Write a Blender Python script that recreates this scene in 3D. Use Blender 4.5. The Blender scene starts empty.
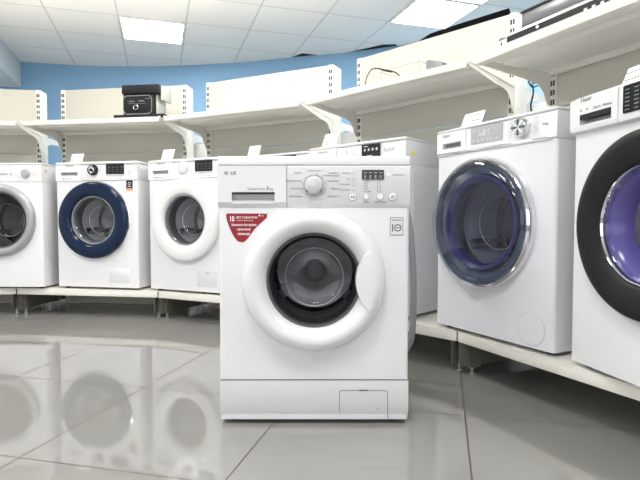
import bpy, bmesh, math, random
from mathutils import Vector, Matrix
random.seed(4)
SC = bpy.context.scene
COL = SC.collection
PI = math.pi

# ------------------------------------------------------------------ materials
def mat(name, col, rough=.4, metal=0., spec=.5, coat=0., emis=None, es=0., noise=0., nscale=20., bump=0., bscale=200.):
    m = bpy.data.materials.new(name); m.use_nodes = True
    nt = m.node_tree; b = nt.nodes['Principled BSDF']
    b.inputs['Base Color'].default_value = (*col, 1)
    b.inputs['Roughness'].default_value = rough
    b.inputs['Metallic'].default_value = metal
    b.inputs['Specular IOR Level'].default_value = spec
    b.inputs['Coat Weight'].default_value = coat
    b.inputs['Coat Roughness'].default_value = .05
    if emis:
        b.inputs['Emission Color'].default_value = (*emis, 1)
        b.inputs['Emission Strength'].default_value = es
    tc = nt.nodes.new('ShaderNodeTexCoord')
    if noise:
        n = nt.nodes.new('ShaderNodeTexNoise'); n.inputs['Scale'].default_value = nscale
        n.inputs['Detail'].default_value = 4
        nt.links.new(tc.outputs['Object'], n.inputs['Vector'])
        r = nt.nodes.new('ShaderNodeMapRange')
        r.inputs['To Min'].default_value = 1 - noise; r.inputs['To Max'].default_value = 1 + noise
        nt.links.new(n.outputs['Fac'], r.inputs['Value'])
        mx = nt.nodes.new('ShaderNodeVectorMath'); mx.operation = 'SCALE'
        mx.inputs[0].default_value = col
        nt.links.new(r.outputs['Result'], mx.inputs['Scale'])
        nt.links.new(mx.outputs['Vector'], b.inputs['Base Color'])
    if bump:
        n = nt.nodes.new('ShaderNodeTexNoise'); n.inputs['Scale'].default_value = bscale
        nt.links.new(tc.outputs['Object'], n.inputs['Vector'])
        bp = nt.nodes.new('ShaderNodeBump'); bp.inputs['Strength'].default_value = bump
        bp.inputs['Distance'].default_value = .002
        nt.links.new(n.outputs['Fac'], bp.inputs['Height'])
        nt.links.new(bp.outputs['Normal'], b.inputs['Normal'])
    return m

def glass_mat(name, tint, refl=1.5, rough=.01):
    m = bpy.data.materials.new(name); m.use_nodes = True
    nt = m.node_tree; nt.nodes.clear()
    out = nt.nodes.new('ShaderNodeOutputMaterial')
    tr = nt.nodes.new('ShaderNodeBsdfTransparent'); tr.inputs['Color'].default_value = (*tint, 1)
    gl = nt.nodes.new('ShaderNodeBsdfGlossy'); gl.inputs['Roughness'].default_value = rough
    lw = nt.nodes.new('ShaderNodeLayerWeight'); lw.inputs['Blend'].default_value = .5
    pw = nt.nodes.new('ShaderNodeMath'); pw.operation = 'POWER'; pw.inputs[1].default_value = 4.
    nt.links.new(lw.outputs['Facing'], pw.inputs[0])
    fr = nt.nodes.new('ShaderNodeMath'); fr.operation = 'MULTIPLY_ADD'; fr.inputs[1].default_value = .85; fr.inputs[2].default_value = .045 * (refl / 1.5) ** 2
    nt.links.new(pw.outputs[0], fr.inputs[0])
    mx = nt.nodes.new('ShaderNodeMixShader')
    nt.links.new(fr.outputs[0], mx.inputs[0]); nt.links.new(tr.outputs[0], mx.inputs[1])
    nt.links.new(gl.outputs[0], mx.inputs[2]); nt.links.new(mx.outputs[0], out.inputs[0])
    return m

def grid_mat(name, ang, period, offu, offv, wid, base, line, rough, spec, noise, nscale, bump=0., lrough=.6, bscale=300, cellvar=.0):
    """square grid of tiles with thin joints, laid out in object space (metres)"""
    m = bpy.data.materials.new(name); m.use_nodes = True
    nt = m.node_tree; L = nt.links; b = nt.nodes['Principled BSDF']
    tc = nt.nodes.new('ShaderNodeTexCoord')
    mp = nt.nodes.new('ShaderNodeMapping'); mp.vector_type = 'POINT'
    mp.inputs['Rotation'].default_value = (0, 0, -ang)
    L.new(tc.outputs['Object'], mp.inputs['Vector'])
    sep = nt.nodes.new('ShaderNodeSeparateXYZ'); L.new(mp.outputs[0], sep.inputs[0])
    def M(op, a, bb=None):
        n = nt.nodes.new('ShaderNodeMath'); n.operation = op
        for i, v in enumerate((a, bb)):
            if v is None: continue
            if isinstance(v, (int, float)): n.inputs[i].default_value = v
            else: L.new(v, n.inputs[i])
        return n.outputs[0]
    def edge(o, off):
        q = M('ADD', M('DIVIDE', M('SUBTRACT', o, off), period), 100.0)
        f = M('FRACT', q)
        dd = M('MINIMUM', f, M('SUBTRACT', 1.0, f))
        return M('LESS_THAN', dd, wid / 2 / period), M('FLOOR', q)
    eu, cu = edge(sep.outputs['X'], offu); ev, cv = edge(sep.outputs['Y'], offv)
    e = M('MAXIMUM', eu, ev)
    n = nt.nodes.new('ShaderNodeTexNoise'); n.inputs['Scale'].default_value = nscale; n.inputs['Detail'].default_value = 6
    L.new(tc.outputs['Object'], n.inputs['Vector'])
    r = nt.nodes.new('ShaderNodeMapRange'); r.inputs['To Min'].default_value = 1 - noise; r.inputs['To Max'].default_value = 1 + noise
    L.new(n.outputs['Fac'], r.inputs['Value'])
    cmb = nt.nodes.new('ShaderNodeCombineXYZ'); L.new(cu, cmb.inputs[0]); L.new(cv, cmb.inputs[1])
    wn = nt.nodes.new('ShaderNodeTexWhiteNoise'); L.new(cmb.outputs[0], wn.inputs['Vector'])
    cvv = M('ADD', M('MULTIPLY', M('SUBTRACT', wn.outputs['Value'], .5), cellvar), 1.0)
    sc = nt.nodes.new('ShaderNodeVectorMath'); sc.operation = 'SCALE'; sc.inputs[0].default_value = base
    L.new(M('MULTIPLY', r.outputs[0], cvv), sc.inputs['Scale'])
    mx = nt.nodes.new('ShaderNodeMix'); mx.data_type = 'RGBA'
    L.new(e, mx.inputs['Factor']); L.new(sc.outputs[0], mx.inputs['A']); mx.inputs['B'].default_value = (*line, 1)
    L.new(mx.outputs['Result'], b.inputs['Base Color'])
    b.inputs['Specular IOR Level'].default_value = spec
    mr = nt.nodes.new('ShaderNodeMix'); mr.data_type = 'FLOAT'
    L.new(e, mr.inputs['Factor']); mr.inputs['A'].default_value = rough; mr.inputs['B'].default_value = lrough
    L.new(mr.outputs['Result'], b.inputs['Roughness'])
    if bump:
        n2 = nt.nodes.new('ShaderNodeTexNoise'); n2.inputs['Scale'].default_value = bscale
        L.new(tc.outputs['Object'], n2.inputs['Vector'])
        bp = nt.nodes.new('ShaderNodeBump'); bp.inputs['Strength'].default_value = bump; bp.inputs['Distance'].default_value = .002
        L.new(n2.outputs['Fac'], bp.inputs['Height']); L.new(bp.outputs[0], b.inputs['Normal'])
    return m

W_PAINT = mat('white_enamel', (.80, .80, .815), .22, spec=.5)
W_PAINT2 = mat('white_enamel_cool', (.76, .765, .80), .24, spec=.5)
W_PLAST = mat('white_plastic', (.80, .80, .805), .18, spec=.5)
PANEL_P = mat('pale_panel_plastic', (.73, .73, .75), .16, spec=.5)
SIDE_GREY = mat('side_panel_grey', (.30, .31, .34), .35)
RECESS = mat('recess_grey', (.36, .36, .37), .35)
BLACK = mat('black_plastic', (.012, .012, .013), .25)
BLACK_M = mat('black_matte', (.014, .014, .015), .42, spec=.22)
DKGREY = mat('dark_grey', (.075, .075, .08), .3)
LCD = mat('display_black', (.01, .011, .013), .1)
SEAMG = mat('seam_shadow_grey', (.12, .12, .125), .6)
INK = mat('printed_grey', (.20, .20, .22), .5)
INKD = mat('printed_dark', (.04, .04, .045), .5)
MIDG = mat('mid_grey_plastic', (.42, .43, .45), .3)
LTG = mat('light_grey_plastic', (.60, .60, .62), .25)
BLUE_D = mat('navy_door_plastic', (.004, .014, .045), .12, spec=.35)
SILV = mat('silver_door_plastic', (.40, .41, .42), .3, metal=.3)
CHROME = mat('chrome', (.75, .76, .78), .08, metal=1.)
STEEL = mat('drum_steel', (.46, .46, .47), .22, metal=1., noise=.2, nscale=90)
SEAL = mat('door_seal_rubber', (.13, .13, .135), .5)
VIOLET = mat('violet_glow_ring', (.10, .085, .30), .2)  # violet light inside the doors put into the ring's colour
FRAMEG = mat('blue_grey_frame', (.20, .23, .28), .25)
RED = mat('red_sticker', (.29, .006, .018), .5)
STKW = mat('sticker_white_ink', (.9, .86, .86), .5)
ORANGE = mat('orange_ink', (.85, .36, .20), .6)
YELLOW = mat('yellow_ink', (.85, .75, .12), .6)
PAPER = mat('white_card', (.85, .85, .85), .6)
G_DARK = glass_mat('smoked_glass', (.42, .42, .435))
G_MID = glass_mat('clear_dark_glass', (.80, .81, .84))
G_SM = glass_mat('tinted_cover_glass', (.55, .58, .66), refl=1.6)
CREAM = mat('cream_powder_coat', (.82, .80, .73), .42, bump=.05)
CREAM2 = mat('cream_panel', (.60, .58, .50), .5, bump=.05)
SLOT = mat('slot_dark', (.05, .048, .04), .7)
SCREW = mat('zinc_screw', (.45, .44, .42), .35, metal=.8)
LEGM = mat('rack_leg_paint', (.16, .155, .13), .5)
WALLB = mat('blue_wall_paint', (.24, .43, .64), .7, noise=.06, nscale=1.2)
WALLW = mat('white_wall_paint', (.66, .68, .68), .7, noise=.03, nscale=1)
WALLG = mat('far_wall_paint', (.60, .60, .58), .8, noise=.03, nscale=1)
VOIDM = mat('void_shade_dark', (.03, .03, .032), .9)
ACRYL = mat('greyed_plastic', (.55, .55, .52), .3)
CABLE = mat('black_cable', (.012, .012, .014), .45)
CABLEB = mat('blue_cable_tag', (.10, .28, .60), .45)
HOODG = mat('brushed_grey_metal', (.20, .205, .215), .3, metal=.5)
LAMP = mat('lamp_diffuser', (.9, .9, .9), .5, emis=(1, .985, .965), es=23.)
ADDED_GLOW = mat('added_uplight_glow', (.9, .9, .9), .5, emis=(1, .94, .86), es=24.)  # glow of the uplights added behind the bays
FLOOR = grid_mat('grey_porcelain_tiles', math.radians(-13.5), .6, .075, 1.755, .005,
                 (.265, .26, .245), (.07, .058, .04), .045, 1.0, .07, 2.5, lrough=.5, cellvar=.05)
CEIL = grid_mat('mineral_fibre_ceiling_tiles', math.radians(17.3), .602, -.94, 4.489, .016,
                (.90, .875, .82), (.68, .66, .61), .85, .2, .03, 3., bump=.3, bscale=120, cellvar=.03)

# ------------------------------------------------------------------ mesh helpers
OFF = {}
def obj(name, bm, m, parent=None, ang=35, smooth=True, shift=True):
    me = bpy.data.meshes.new(name)
    if parent is not None and shift and OFF.get(parent.name):
        bmesh.ops.translate(bm, verts=bm.verts, vec=OFF[parent.name])
    bm.normal_update()
    bm.to_mesh(me); bm.free()
    ms = m if isinstance(m, (list, tuple)) else [m]
    for q in ms: me.materials.append(q)
    if smooth:
        me.shade_smooth(); me.set_sharp_from_angle(angle=math.radians(ang))
    o = bpy.data.objects.new(name, me); COL.objects.link(o)
    if parent is not None:
        o.parent = parent
        if OFF.get(parent.name): OFF[o.name] = OFF[parent.name]
    return o

def BM(): return bmesh.new()

def box(bm, x0, x1, y0, y1, z0, z1, bev=0., seg=2, mi=0, vertical_only=False):
    t = bmesh.new()
    bmesh.ops.create_cube(t, size=1)
    bmesh.ops.scale(t, vec=(abs(x1 - x0), abs(y1 - y0), abs(z1 - z0)), verts=t.verts)
    bmesh.ops.translate(t, vec=((x0 + x1) / 2, (y0 + y1) / 2, (z0 + z1) / 2), verts=t.verts)
    if bev:
        es = t.edges[:]
        if vertical_only: es = [e for e in es if abs(e.verts[0].co.z - e.verts[1].co.z) > 1e-4]
        bmesh.ops.bevel(t, geom=es, offset=bev, segments=seg, profile=.5, affect='EDGES')
    for f in t.faces: f.material_index = mi
    merge(bm, t); return bm

def merge(bm, t):
    me = bpy.data.meshes.new('tmp'); t.to_mesh(me); t.free(); bm.from_mesh(me); bpy.data.meshes.remove(me)

def lathe(bm, prof, cx, cz, seg=72, mi=0, y0=0., close=False):
    """profile of (radius, y); spun round the y axis through (cx, cz)"""
    rings = []
    for r, y in prof:
        if r < 1e-6: rings.append([bm.verts.new((cx, y + y0, cz))])
        else: rings.append([bm.verts.new((cx + r * math.cos(2 * PI * k / seg), y + y0, cz + r * math.sin(2 * PI * k / seg))) for k in range(seg)])
    prs = list(zip(rings, rings[1:]))
    if close: prs.append((rings[-1], rings[0]))
    for a, b in prs:
        for k in range(seg):
            k2 = (k + 1) % seg
            if len(a) == 1 and len(b) == 1: continue
            if len(a) == 1: f = bm.faces.new((a[0], b[k], b[k2]))
            elif len(b) == 1: f = bm.faces.new((a[k], b[0], a[k2]))
            else: f = bm.faces.new((a[k], b[k], b[k2], a[k2]))
            f.material_index = mi
    bmesh.ops.recalc_face_normals(bm, faces=bm.faces)
    return bm

def prism(bm, pts, y0, y1, mi=0, bev=0., axis='y'):
    """outline extruded: axis y -> pts are (x,z); axis x -> pts are (y,z); axis z -> (x,y)"""
    t = bmesh.new()
    def P(p, q):
        return {'y': (p[0], q, p[1]), 'x': (q, p[0], p[1]), 'z': (p[0], p[1], q)}[axis]
    a = [t.verts.new(P(p, y0)) for p in pts]; b = [t.verts.new(P(p, y1)) for p in pts]
    fa = t.faces.new(a); fb = t.faces.new(b[::-1])
    n = len(pts)
    for i in range(n): t.faces.new((a[i], b[i], b[(i + 1) % n], a[(i + 1) % n]))
    bmesh.ops.recalc_face_normals(t, faces=t.faces)
    if bev:
        es = [e for e in t.edges if e.verts[0] in a and e.verts[1] in a]
        bmesh.ops.bevel(t, geom=es, offset=bev, segments=3, profile=.5, affect='EDGES')
    for f in t.faces: f.material_index = mi
    merge(bm, t); return bm

def tube(bm, pts, r, seg=8, mi=0):
    pts = [Vector(p) for p in pts]; rings = []
    for i, p in enumerate(pts):
        d = (pts[min(i + 1, len(pts) - 1)] - pts[max(i - 1, 0)]).normalized()
        up = Vector((0, 0, 1)) if abs(d.z) < .9 else Vector((0, 1, 0))
        u = d.cross(up).normalized(); v = d.cross(u)
        rings.append([bm.verts.new(p + r * (math.cos(2 * PI * k / seg) * u + math.sin(2 * PI * k / seg) * v)) for k in range(seg)])
    for a, b in zip(rings, rings[1:]):
        for k in range(seg): bm.faces.new((a[k], a[(k + 1) % seg], b[(k + 1) % seg], b[k]))
    bm.faces.new(rings[0][::-1]); bm.faces.new(rings[-1])
    for f in bm.faces: f.material_index = f.material_index or mi
    bmesh.ops.recalc_face_normals(bm, faces=bm.faces)
    return bm

def smooth_path(pts, n=8):
    P = [Vector(p) for p in pts]; out = []
    for i in range(len(P) - 1):
        p0, p1, p2, p3 = P[max(i - 1, 0)], P[i], P[i + 1], P[min(i + 2, len(P) - 1)]
        for k in range(n):
            t = k / n
            out.append(.5 * ((2 * p1) + (-p0 + p2) * t + (2 * p0 - 5 * p1 + 4 * p2 - p3) * t * t + (-p0 + 3 * p1 - 3 * p2 + p3) * t ** 3))
    out.append(P[-1]); return out

def circ(cx, cz, r, a0=0, a1=2 * PI, n=32):
    full = abs(a1 - a0) >= 2 * PI - 1e-6
    return [(cx + r * math.cos(a0 + (a1 - a0) * k / n), cz + r * math.sin(a0 + (a1 - a0) * k / n)) for k in range(n if full else n + 1)]

def rrect(x0, x1, z0, z1, r, n=5, corners=(1, 1, 1, 1)):
    pts = []
    for (cx, cz, a, on, px, pz) in ((x0 + r, z0 + r, PI, corners[0], x0, z0), (x1 - r, z0 + r, 1.5 * PI, corners[1], x1, z0),
                            (x1 - r, z1 - r, 0, corners[2], x1, z1), (x0 + r, z1 - r, .5 * PI, corners[3], x0, z1)):
        if on: pts += [(cx + r * math.cos(a + PI / 2 * k / n), cz + r * math.sin(a + PI / 2 * k / n)) for k in range(n + 1)]
        else: pts.append((px, pz))
    return pts

def text(bm, s, size, x, y, z, align='LEFT', mi=0, th=.0006, bold=0., sx=1.):
    """lettering standing in the x-z plane at depth y, facing -y"""
    cu = bpy.data.curves.new('t', 'FONT'); cu.body = s; cu.size = size; cu.align_x = align; cu.extrude = th / 2
    cu.offset = bold; cu.resolution_u = 2
    o = bpy.data.objects.new('t', cu); COL.objects.link(o)
    dg = bpy.context.evaluated_depsgraph_get()
    me = bpy.data.meshes.new_from_object(o.evaluated_get(dg))
    t = bmesh.new(); t.from_mesh(me)
    bmesh.ops.transform(t, matrix=Matrix.Translation((x, y, z)) @ Matrix.Rotation(PI / 2, 4, 'X') @ Matrix.Diagonal((sx, 1, 1, 1)), verts=t.verts)
    for f in t.faces: f.material_index = mi
    bpy.data.objects.remove(o); bpy.data.curves.remove(cu); bpy.data.meshes.remove(me)
    merge(bm, t); return bm

def recessed(bm, x0, x1, z0, z1, hx0, hx1, hz0, hz1, yf, yb, depth, mi=0, mr=1):
    """slab with a rectangular finger recess in its front"""
    box(bm, x0, hx0, yf, yb, z0, z1, mi=mi); box(bm, hx1, x1, yf, yb, z0, z1, mi=mi)
    box(bm, hx0, hx1, yf, yb, z0, hz0, mi=mi); box(bm, hx0, hx1, yf, yb, hz1, z1, mi=mi)
    # sloping scoop: deep at the top, shallow at the bottom
    d = yf + depth
    prism(bm, [(yf + .002, hz0), (d, hz0 + (hz1 - hz0) * .45), (d, hz1), (yb, hz1), (yb, hz0)], hx0, hx1, mi=mr, axis='x')
    return bm

def empty(name, loc, rz, label, cat, group=None, off=None):
    o = bpy.data.objects.new(name, None); COL.objects.link(o)
    o.location = loc; o.rotation_euler = (0, 0, rz); o.empty_display_size = .1
    o['label'] = label; o['category'] = cat
    if group: o['group'] = group
    if off is not None: OFF[o.name] = off
    return o

def tag(o, label, cat, group=None):
    o['label'] = label; o['category'] = cat
    if group: o['group'] = group
    return o

def struct(name, bm, m, **k):
    o = obj(name, bm, m, **k); o['kind'] = 'structure'; return o

def cut(o, cx, cz, r, depth):
    c = bmesh.new(); lathe(c, [(0, -.1), (r, -.1), (r, depth), (0, depth)], cx, cz, 64)
    me = bpy.data.meshes.new('c'); c.to_mesh(me); c.free()
    k = bpy.data.objects.new('c', me); COL.objects.link(k)
    md = o.modifiers.new('b', 'BOOLEAN'); md.object = k; md.operation = 'DIFFERENCE'; md.solver = 'EXACT'
    dg = bpy.context.evaluated_depsgraph_get(); dg.update()
    nm = bpy.data.meshes.new_from_object(o.evaluated_get(dg))
    o.modifiers.clear(); old = o.data; o.data = nm; bpy.data.meshes.remove(old)
    bpy.data.objects.remove(k); bpy.data.meshes.remove(me)
    nm.shade_smooth(); nm.set_sharp_from_angle(angle=math.radians(35))

# ------------------------------------------------------------------ washing machine pieces
def wm_root(origin, ang, W, D, z0, label, group=None):
    """origin = floor-plan position of the front left corner, ang = clockwise turn in degrees"""
    a = math.radians(ang)
    c = Vector((origin[0], origin[1], 0)) + Vector((math.cos(a), -math.sin(a), 0)) * W / 2 + Vector((math.sin(a), math.cos(a), 0)) * D / 2
    return empty('washing_machine', (c.x, c.y, z0), -a, label, 'washing machine', group, off=(-W / 2, -D / 2, 0))

def body(root, W, D, H, zc, dc, rh, m, lid=.027, inset=.022, front_bev=.012):
    b = BM()
    box(b, 0, W, 0, D, .015, zc, front_bev, 3, vertical_only=True)
    box(b, 0.0005, W - .0005, inset, D, zc, H - lid, .003)
    cab = BM(); box(cab, 0, W, 0, D, .015, zc, front_bev, 3, vertical_only=True)
    o = obj('cabinet', cab, m, root)
    w, d = root and OFF[root.name][0], OFF[root.name][1]
    # the hole is cut after the shift, so move the cutter with it
    me_shift(o, dc, rh, w, d)
    up = BM(); box(up, 0.0005, W - .0005, inset, D, zc, H - lid, .003)
    obj('upper_housing', up, m, root)
    t = BM(); box(t, -.001, W + .001, -.004, D, H - lid, H, .006, 3)
    obj('top_cover', t, m, root)
    for x in (.045, W - .045):
        for y in (.05, D - .05):
            f = BM()
            t2 = bmesh.new(); bmesh.ops.create_cone(t2, cap_ends=True, segments=20, radius1=.021, radius2=.017, depth=.010)
            bmesh.ops.translate(t2, vec=(x, y, .005), verts=t2.verts); merge(f, t2)
            t2 = bmesh.new(); bmesh.ops.create_cone(t2, cap_ends=True, segments=12, radius1=.008, radius2=.008, depth=.016)
            bmesh.ops.translate(t2, vec=(x, y, .014), verts=t2.verts); merge(f, t2)
            obj('foot', f, BLACK_M, root)
    return o

def me_shift(o, dc, rh, w, d):
    c = bmesh.new(); lathe(c, [(0, -.1), (rh, -.1), (rh, .34), (0, .34)], dc[0] + w, dc[1], 64)
    bmesh.ops.translate(c, vec=(0, d, 0), verts=c.verts)
    me = bpy.data.meshes.new('c'); c.to_mesh(me); c.free()
    k = bpy.data.objects.new('c', me); COL.objects.link(k)
    md = o.modifiers.new('b', 'BOOLEAN'); md.object = k; md.operation = 'DIFFERENCE'; md.solver = 'EXACT'
    k_parent = o.parent; o.parent = None
    dg = bpy.context.evaluated_depsgraph_get(); dg.update()
    nm = bpy.data.meshes.new_from_object(o.evaluated_get(dg))
    o.parent = k_parent
    o.modifiers.clear(); old = o.data; o.data = nm; bpy.data.meshes.remove(old)
    bpy.data.objects.remove(k); bpy.data.meshes.remove(me)
    nm.shade_smooth(); nm.set_sharp_from_angle(angle=math.radians(35))

def drum(root, cx, cz, r):
    b = BM(); lathe(b, [(r + .012, .0), (r + .004, -.008), (r - .012, -.002), (r - .02, .03), (r - .012, .06), (r + .01, .075), (r + .012, .0)], cx, cz, 64, y0=.012)
    obj('door_seal', b, SEAL, root)
    b = BM(); lathe(b, [(r - .014, .07), (r + .0, .085), (r + .004, .16), (r + .004, .27), (r * .93, .30), (r * .6, .312), (r * .28, .306), (r * .26, .31), (0, .31)], cx, cz, 64)
    # lifters
    for k in range(3):
        a = 2 * PI * k / 3 + PI / 2
        pts = []
        for s, h in ((-.022, 0), (-.012, .035), (.012, .035), (.022, 0)):
            rr = r - h
            pts.append((cx + rr * math.cos(a) - s * math.sin(a), cz + rr * math.sin(a) + s * math.cos(a)))
        prism(b, pts, .10, .27)
    # rows of perforations, raised rims
    for j in range(5):
        for k in range(36):
            a = 2 * PI * k / 36 + (j % 2) * .09
            rr = r + .001
            x, z = cx + rr * math.cos(a), cz + rr * math.sin(a); y = .11 + j * .035
            s = .004
            ca, sa = math.cos(a), math.sin(a)
            vs = [b.verts.new((x + s * u * -sa, y + s * v, z + s * u * ca)) for u, v in ((-1, -1), (1, -1), (1, 1), (-1, 1))]
            f = b.faces.new(vs); f.material_index = 1
    dm = obj('drum', b, [STEEL, BLACK_M], root)
    b = BM(); lathe(b, [(r * .25, .305), (r * .24, .29), (r * .20, .285), (r * .17, .29), (0, .288)], cx, cz, 40)
    obj('drum_hub', b, LTG, dm)  # hub coloured pale to stand in for the bright reflection at the centre

def bowl(door, cx, cz, r, y0, depth, m, flat=.6):
    b = BM()
    prof = [(r, 0), (r * .97, .004)]
    for k in range(1, 9):
        t = k / 8
        prof.append((r * (.95 - (.95 - flat) * t ** 1.4), depth * t))
    prof += [(flat * r * .9, depth + .006), (flat * r * .5, depth + .009), (0, depth + .01)]
    lathe(b, prof, cx, cz, 72, y0=y0)
    g = obj('door_glass', b, m, door)
    b = BM(); rr = r * (.95 - (.95 - flat) * .95)
    lathe(b, [(rr, y0 + depth * .96), (rr + .0022, y0 + depth * .94), (rr + .002, y0 + depth * .91), (rr - .0005, y0 + depth * .93)], cx, cz, 72, close=True)
    obj('glint_ring', b, MIDG, g)  # added pale ring imitating light caught along the bowl's edge
    return g

def knob(bm, cx, cz, r, h, y, mi=0, grips=0):
    lathe(bm, [(r, 0), (r, -h * .3), (r * .93, -h * .9), (r * .85, -h), (0, -h)], cx, cz, 40, mi, y0=y)

def price_card(origin, ang, x, z, label, w=.10, h=.085, lean=38, y=.03, kind=0, D=0):
    """folded card leaning back, standing on a machine's top"""
    a = math.radians(ang)
    p = Vector((origin[0], origin[1], 0)) + Vector((math.cos(a), -math.sin(a), 0)) * x + Vector((math.sin(a), math.cos(a), 0)) * y
    L = math.radians(lean); t = .0025
    yy, zz = h * math.sin(L), h * math.cos(L)
    root = empty('price_card', (p.x, p.y, z), -a, label, 'price card')
    b = BM(); box(b, 0, w, 0, t, 0, h)
    bmesh.ops.rotate(b, verts=b.verts, cent=(0, 0, 0), matrix=Matrix.Rotation(-L, 3, 'X'))
    bmesh.ops.translate(b, verts=b.verts, vec=(0, 0, .001))
    prism(b, [(0, .0005), (0, .0025), (.05, .0025), (.05, .0005)], 0, w, axis='x')
    prism(b, [(yy - .001, zz - .002), (yy + .0015, zz), (yy + .032, .001), (yy + .029, .001)], w * .4, w * .6, axis='x')
    obj('card', b, PAPER, root, smooth=False)
    b = BM()
    rows = [(.012, .022, .06, .45, 0), (.028, .034, .05, .5, 1), (.060, .064, .01, .6, 1)] if kind == 0 else [(.018, .020, .01, .8, 1), (.030, .036, .5, .9, 1), (.062, .066, .55, .8, 1)]
    for z0, z1, f0, f1, mi in rows:
        z0 *= h / .085; z1 *= h / .085
        n = 7
        for k in range(n):
            u0 = w * (f0 + (f1 - f0) * k / n); u1 = u0 + w * (f1 - f0) / n * .7
            box(b, u0, u1, -.0006, -.0001, z0, z1, mi=mi)
    if kind == 0: box(b, .004, w * .95, -.0006, -.0001, .010, .012, mi=0)
    bmesh.ops.rotate(b, verts=b.verts, cent=(0, 0, 0), matrix=Matrix.Rotation(-L, 3, 'X'))
    bmesh.ops.translate(b, verts=b.verts, vec=(0, 0, .001))
    obj('printing', b, [ORANGE, INK], root, smooth=False)
    return root

# ================================================================== layout (fitted in metres)
def dv(a): a = math.radians(a); return Vector((math.cos(a), -math.sin(a), 0))
def nv(a): a = math.radians(a); return Vector((math.sin(a), math.cos(a), 0))
BW = 1.0259; HP = .1814; HS = 1.3229; HT = 1.6396; DB = .505; SS = .067
aA, aB, aC, aD, aE = -8., 8.9, 26.5, 46., 65.2
J1 = Vector((-1.0551, 3.3369, 0)); J0 = J1 - BW * dv(aB); JA = J0 - BW * dv(aA)
J2 = J1 + BW * dv(aC); J3 = J2 + BW * dv(aD); J4 = J3 + BW * dv(aE)
MZ = HP + .0005; MH = .849

# ------------------------------------------------------------------ room
b = BM(); prism(b, [(-5.2, -3.4), (3.6, -3.4), (3.6, 6.9), (-5.2, 6.9)], -.05, 0, axis='z')
struct('floor', b, FLOOR, smooth=False)
CZ = 2.5
# the blue wall bends round behind the shelving
wp = [(-4.4, 6.05), (-3.528, 6.161), (-2.97, 6.29), (-2.35, 6.34), (-1.67, 6.30), (-1.04, 6.20), (-.31, 5.99), (.387, 5.79), (.83, 5.60), (1.35, 5.36), (2.05, 5.0),
      (2.7, 4.2), (3.0, 3.0), (3.1, 1.6), (3.1, 0), (3.1, -3.2)]
wps = [tuple(v)[:2] for v in smooth_path([(x, y, 0) for x, y in wp], 5)]
def offs(P, d):
    out = []
    for i, p in enumerate(P):
        a = Vector(P[max(i - 1, 0)]); c = Vector(P[min(i + 1, len(P) - 1)]); t = (c - a).normalized()
        out.append((p[0] - t.y * d, p[1] + t.x * d))
    return out
b = BM()
outp = offs(wps, .12)
for i in range(len(wps) - 1):
    prism(b, [wps[i], wps[i + 1], outp[i + 1], outp[i]], 0, 2.505, axis='z')
bmesh.ops.remove_doubles(b, verts=b.verts, dist=1e-4)
struct('wall_back', b, WALLB, smooth=False)
b = BM(); box(b, -4.6, -4.4, -3.2, 6.2, 0, 2.85); struct('wall_left', b, WALLW, smooth=False)
# unseen wall behind the camera, its window added to let daylight in
b = BM()
box(b, -4.6, 3.25, -3.4, -3.2, 0, .35); box(b, -4.6, 3.25, -3.4, -3.2, 2.4, 2.85)
box(b, -4.6, -3.9, -3.4, -3.2, .35, 2.4); box(b, 2.4, 3.25, -3.4, -3.2, .35, 2.4)
struct('wall_front', b, WALLW, smooth=False)
b = BM()
for x in (-3.9, -1.83, .24, 2.34): box(b, x, x + .06, -3.36, -3.28, .35, 2.4)
box(b, -3.84, 2.34, -3.36, -3.28, .35, .41); box(b, -3.84, 2.34, -3.36, -3.28, 2.34, 2.4)
struct('added_window_1', b, WALLW, smooth=False)
# suspended ceiling: its edge stops short of the wall in three places and shows the void, coloured dark for its shade
edge = [p for p in wps]
def near(P, q): return min(range(len(P)), key=lambda i: (P[i][0] - q[0]) ** 2 + (P[i][1] - q[1]) ** 2)
def notch(P, q0, q1, mid):
    i, j = near(P, q0), near(P, q1)
    return P[:i + 1] + [mid] + P[j:] if i < j else P
edge = [(-4.4, 6.1)] + [p for p in wps if p[0] > -4.39 and p[1] > -3.19]
def insert_cut(P, a, m, c):
    out = []; done = False
    for p in P:
        if a[0] <= p[0] <= c[0]:
            if not done: out += [a, m, c]; done = True
            continue
        out.append(p)
    return out
edge = insert_cut(edge, (-.33, 5.985), (-.20, 5.84), (-.02, 5.90))
edge = insert_cut(edge, (.36, 5.77), (.66, 5.555), (.80, 5.54))
edge = insert_cut(edge, (1.00, 5.53), (1.10, 5.225), (1.90, 5.11))
k_ = edge.index((1.90, 5.11)); edge.insert(k_, (1.66, 4.60)); edge.insert(k_, (1.37, 4.91))
b = BM(); prism(b, edge + [(3.1, -3.2), (-4.4, -3.2)], CZ, CZ + .02, axis='z')
struct('ceiling', b, CEIL, smooth=False)
b = BM(); prism(b, [(-4.6, -3.4), (3.3, -3.4), (3.3, 6.9), (-4.6, 6.9)], 2.85, 2.9, axis='z')
for i in range(len(wps) - 1):
    prism(b, [wps[i], wps[i + 1], outp[i + 1], outp[i]], 2.506, 2.8495, axis='z')
struct('ceiling_void_shade', b, VOIDM, smooth=False)  # surfaces above the ceiling coloured near black in place of shade
inp = offs(wps, -.015)
b = BM()
for i in range(len(wps) - 1):
    prism(b, [wps[i], wps[i + 1], inp[i + 1], inp[i]], .0005, .80, axis='z')
struct('wall_foot_shade', b, DKGREY, smooth=False)  # dark band added at the wall foot, standing in for shade behind the racks
# bulkhead on the left
b = BM()
A = Vector((-3.528, 6.150)); B_ = Vector((-3.274, 5.352)); dd = (B_ - A).normalized()
E_ = A + dd * 3.2
prism(b, [tuple(A), tuple(E_), (E_.x - .8, E_.y), (-4.39, 6.03)], 2.2, CZ - .0005, axis='z')
struct('trim_2', b, WALLW, smooth=False)

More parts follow.
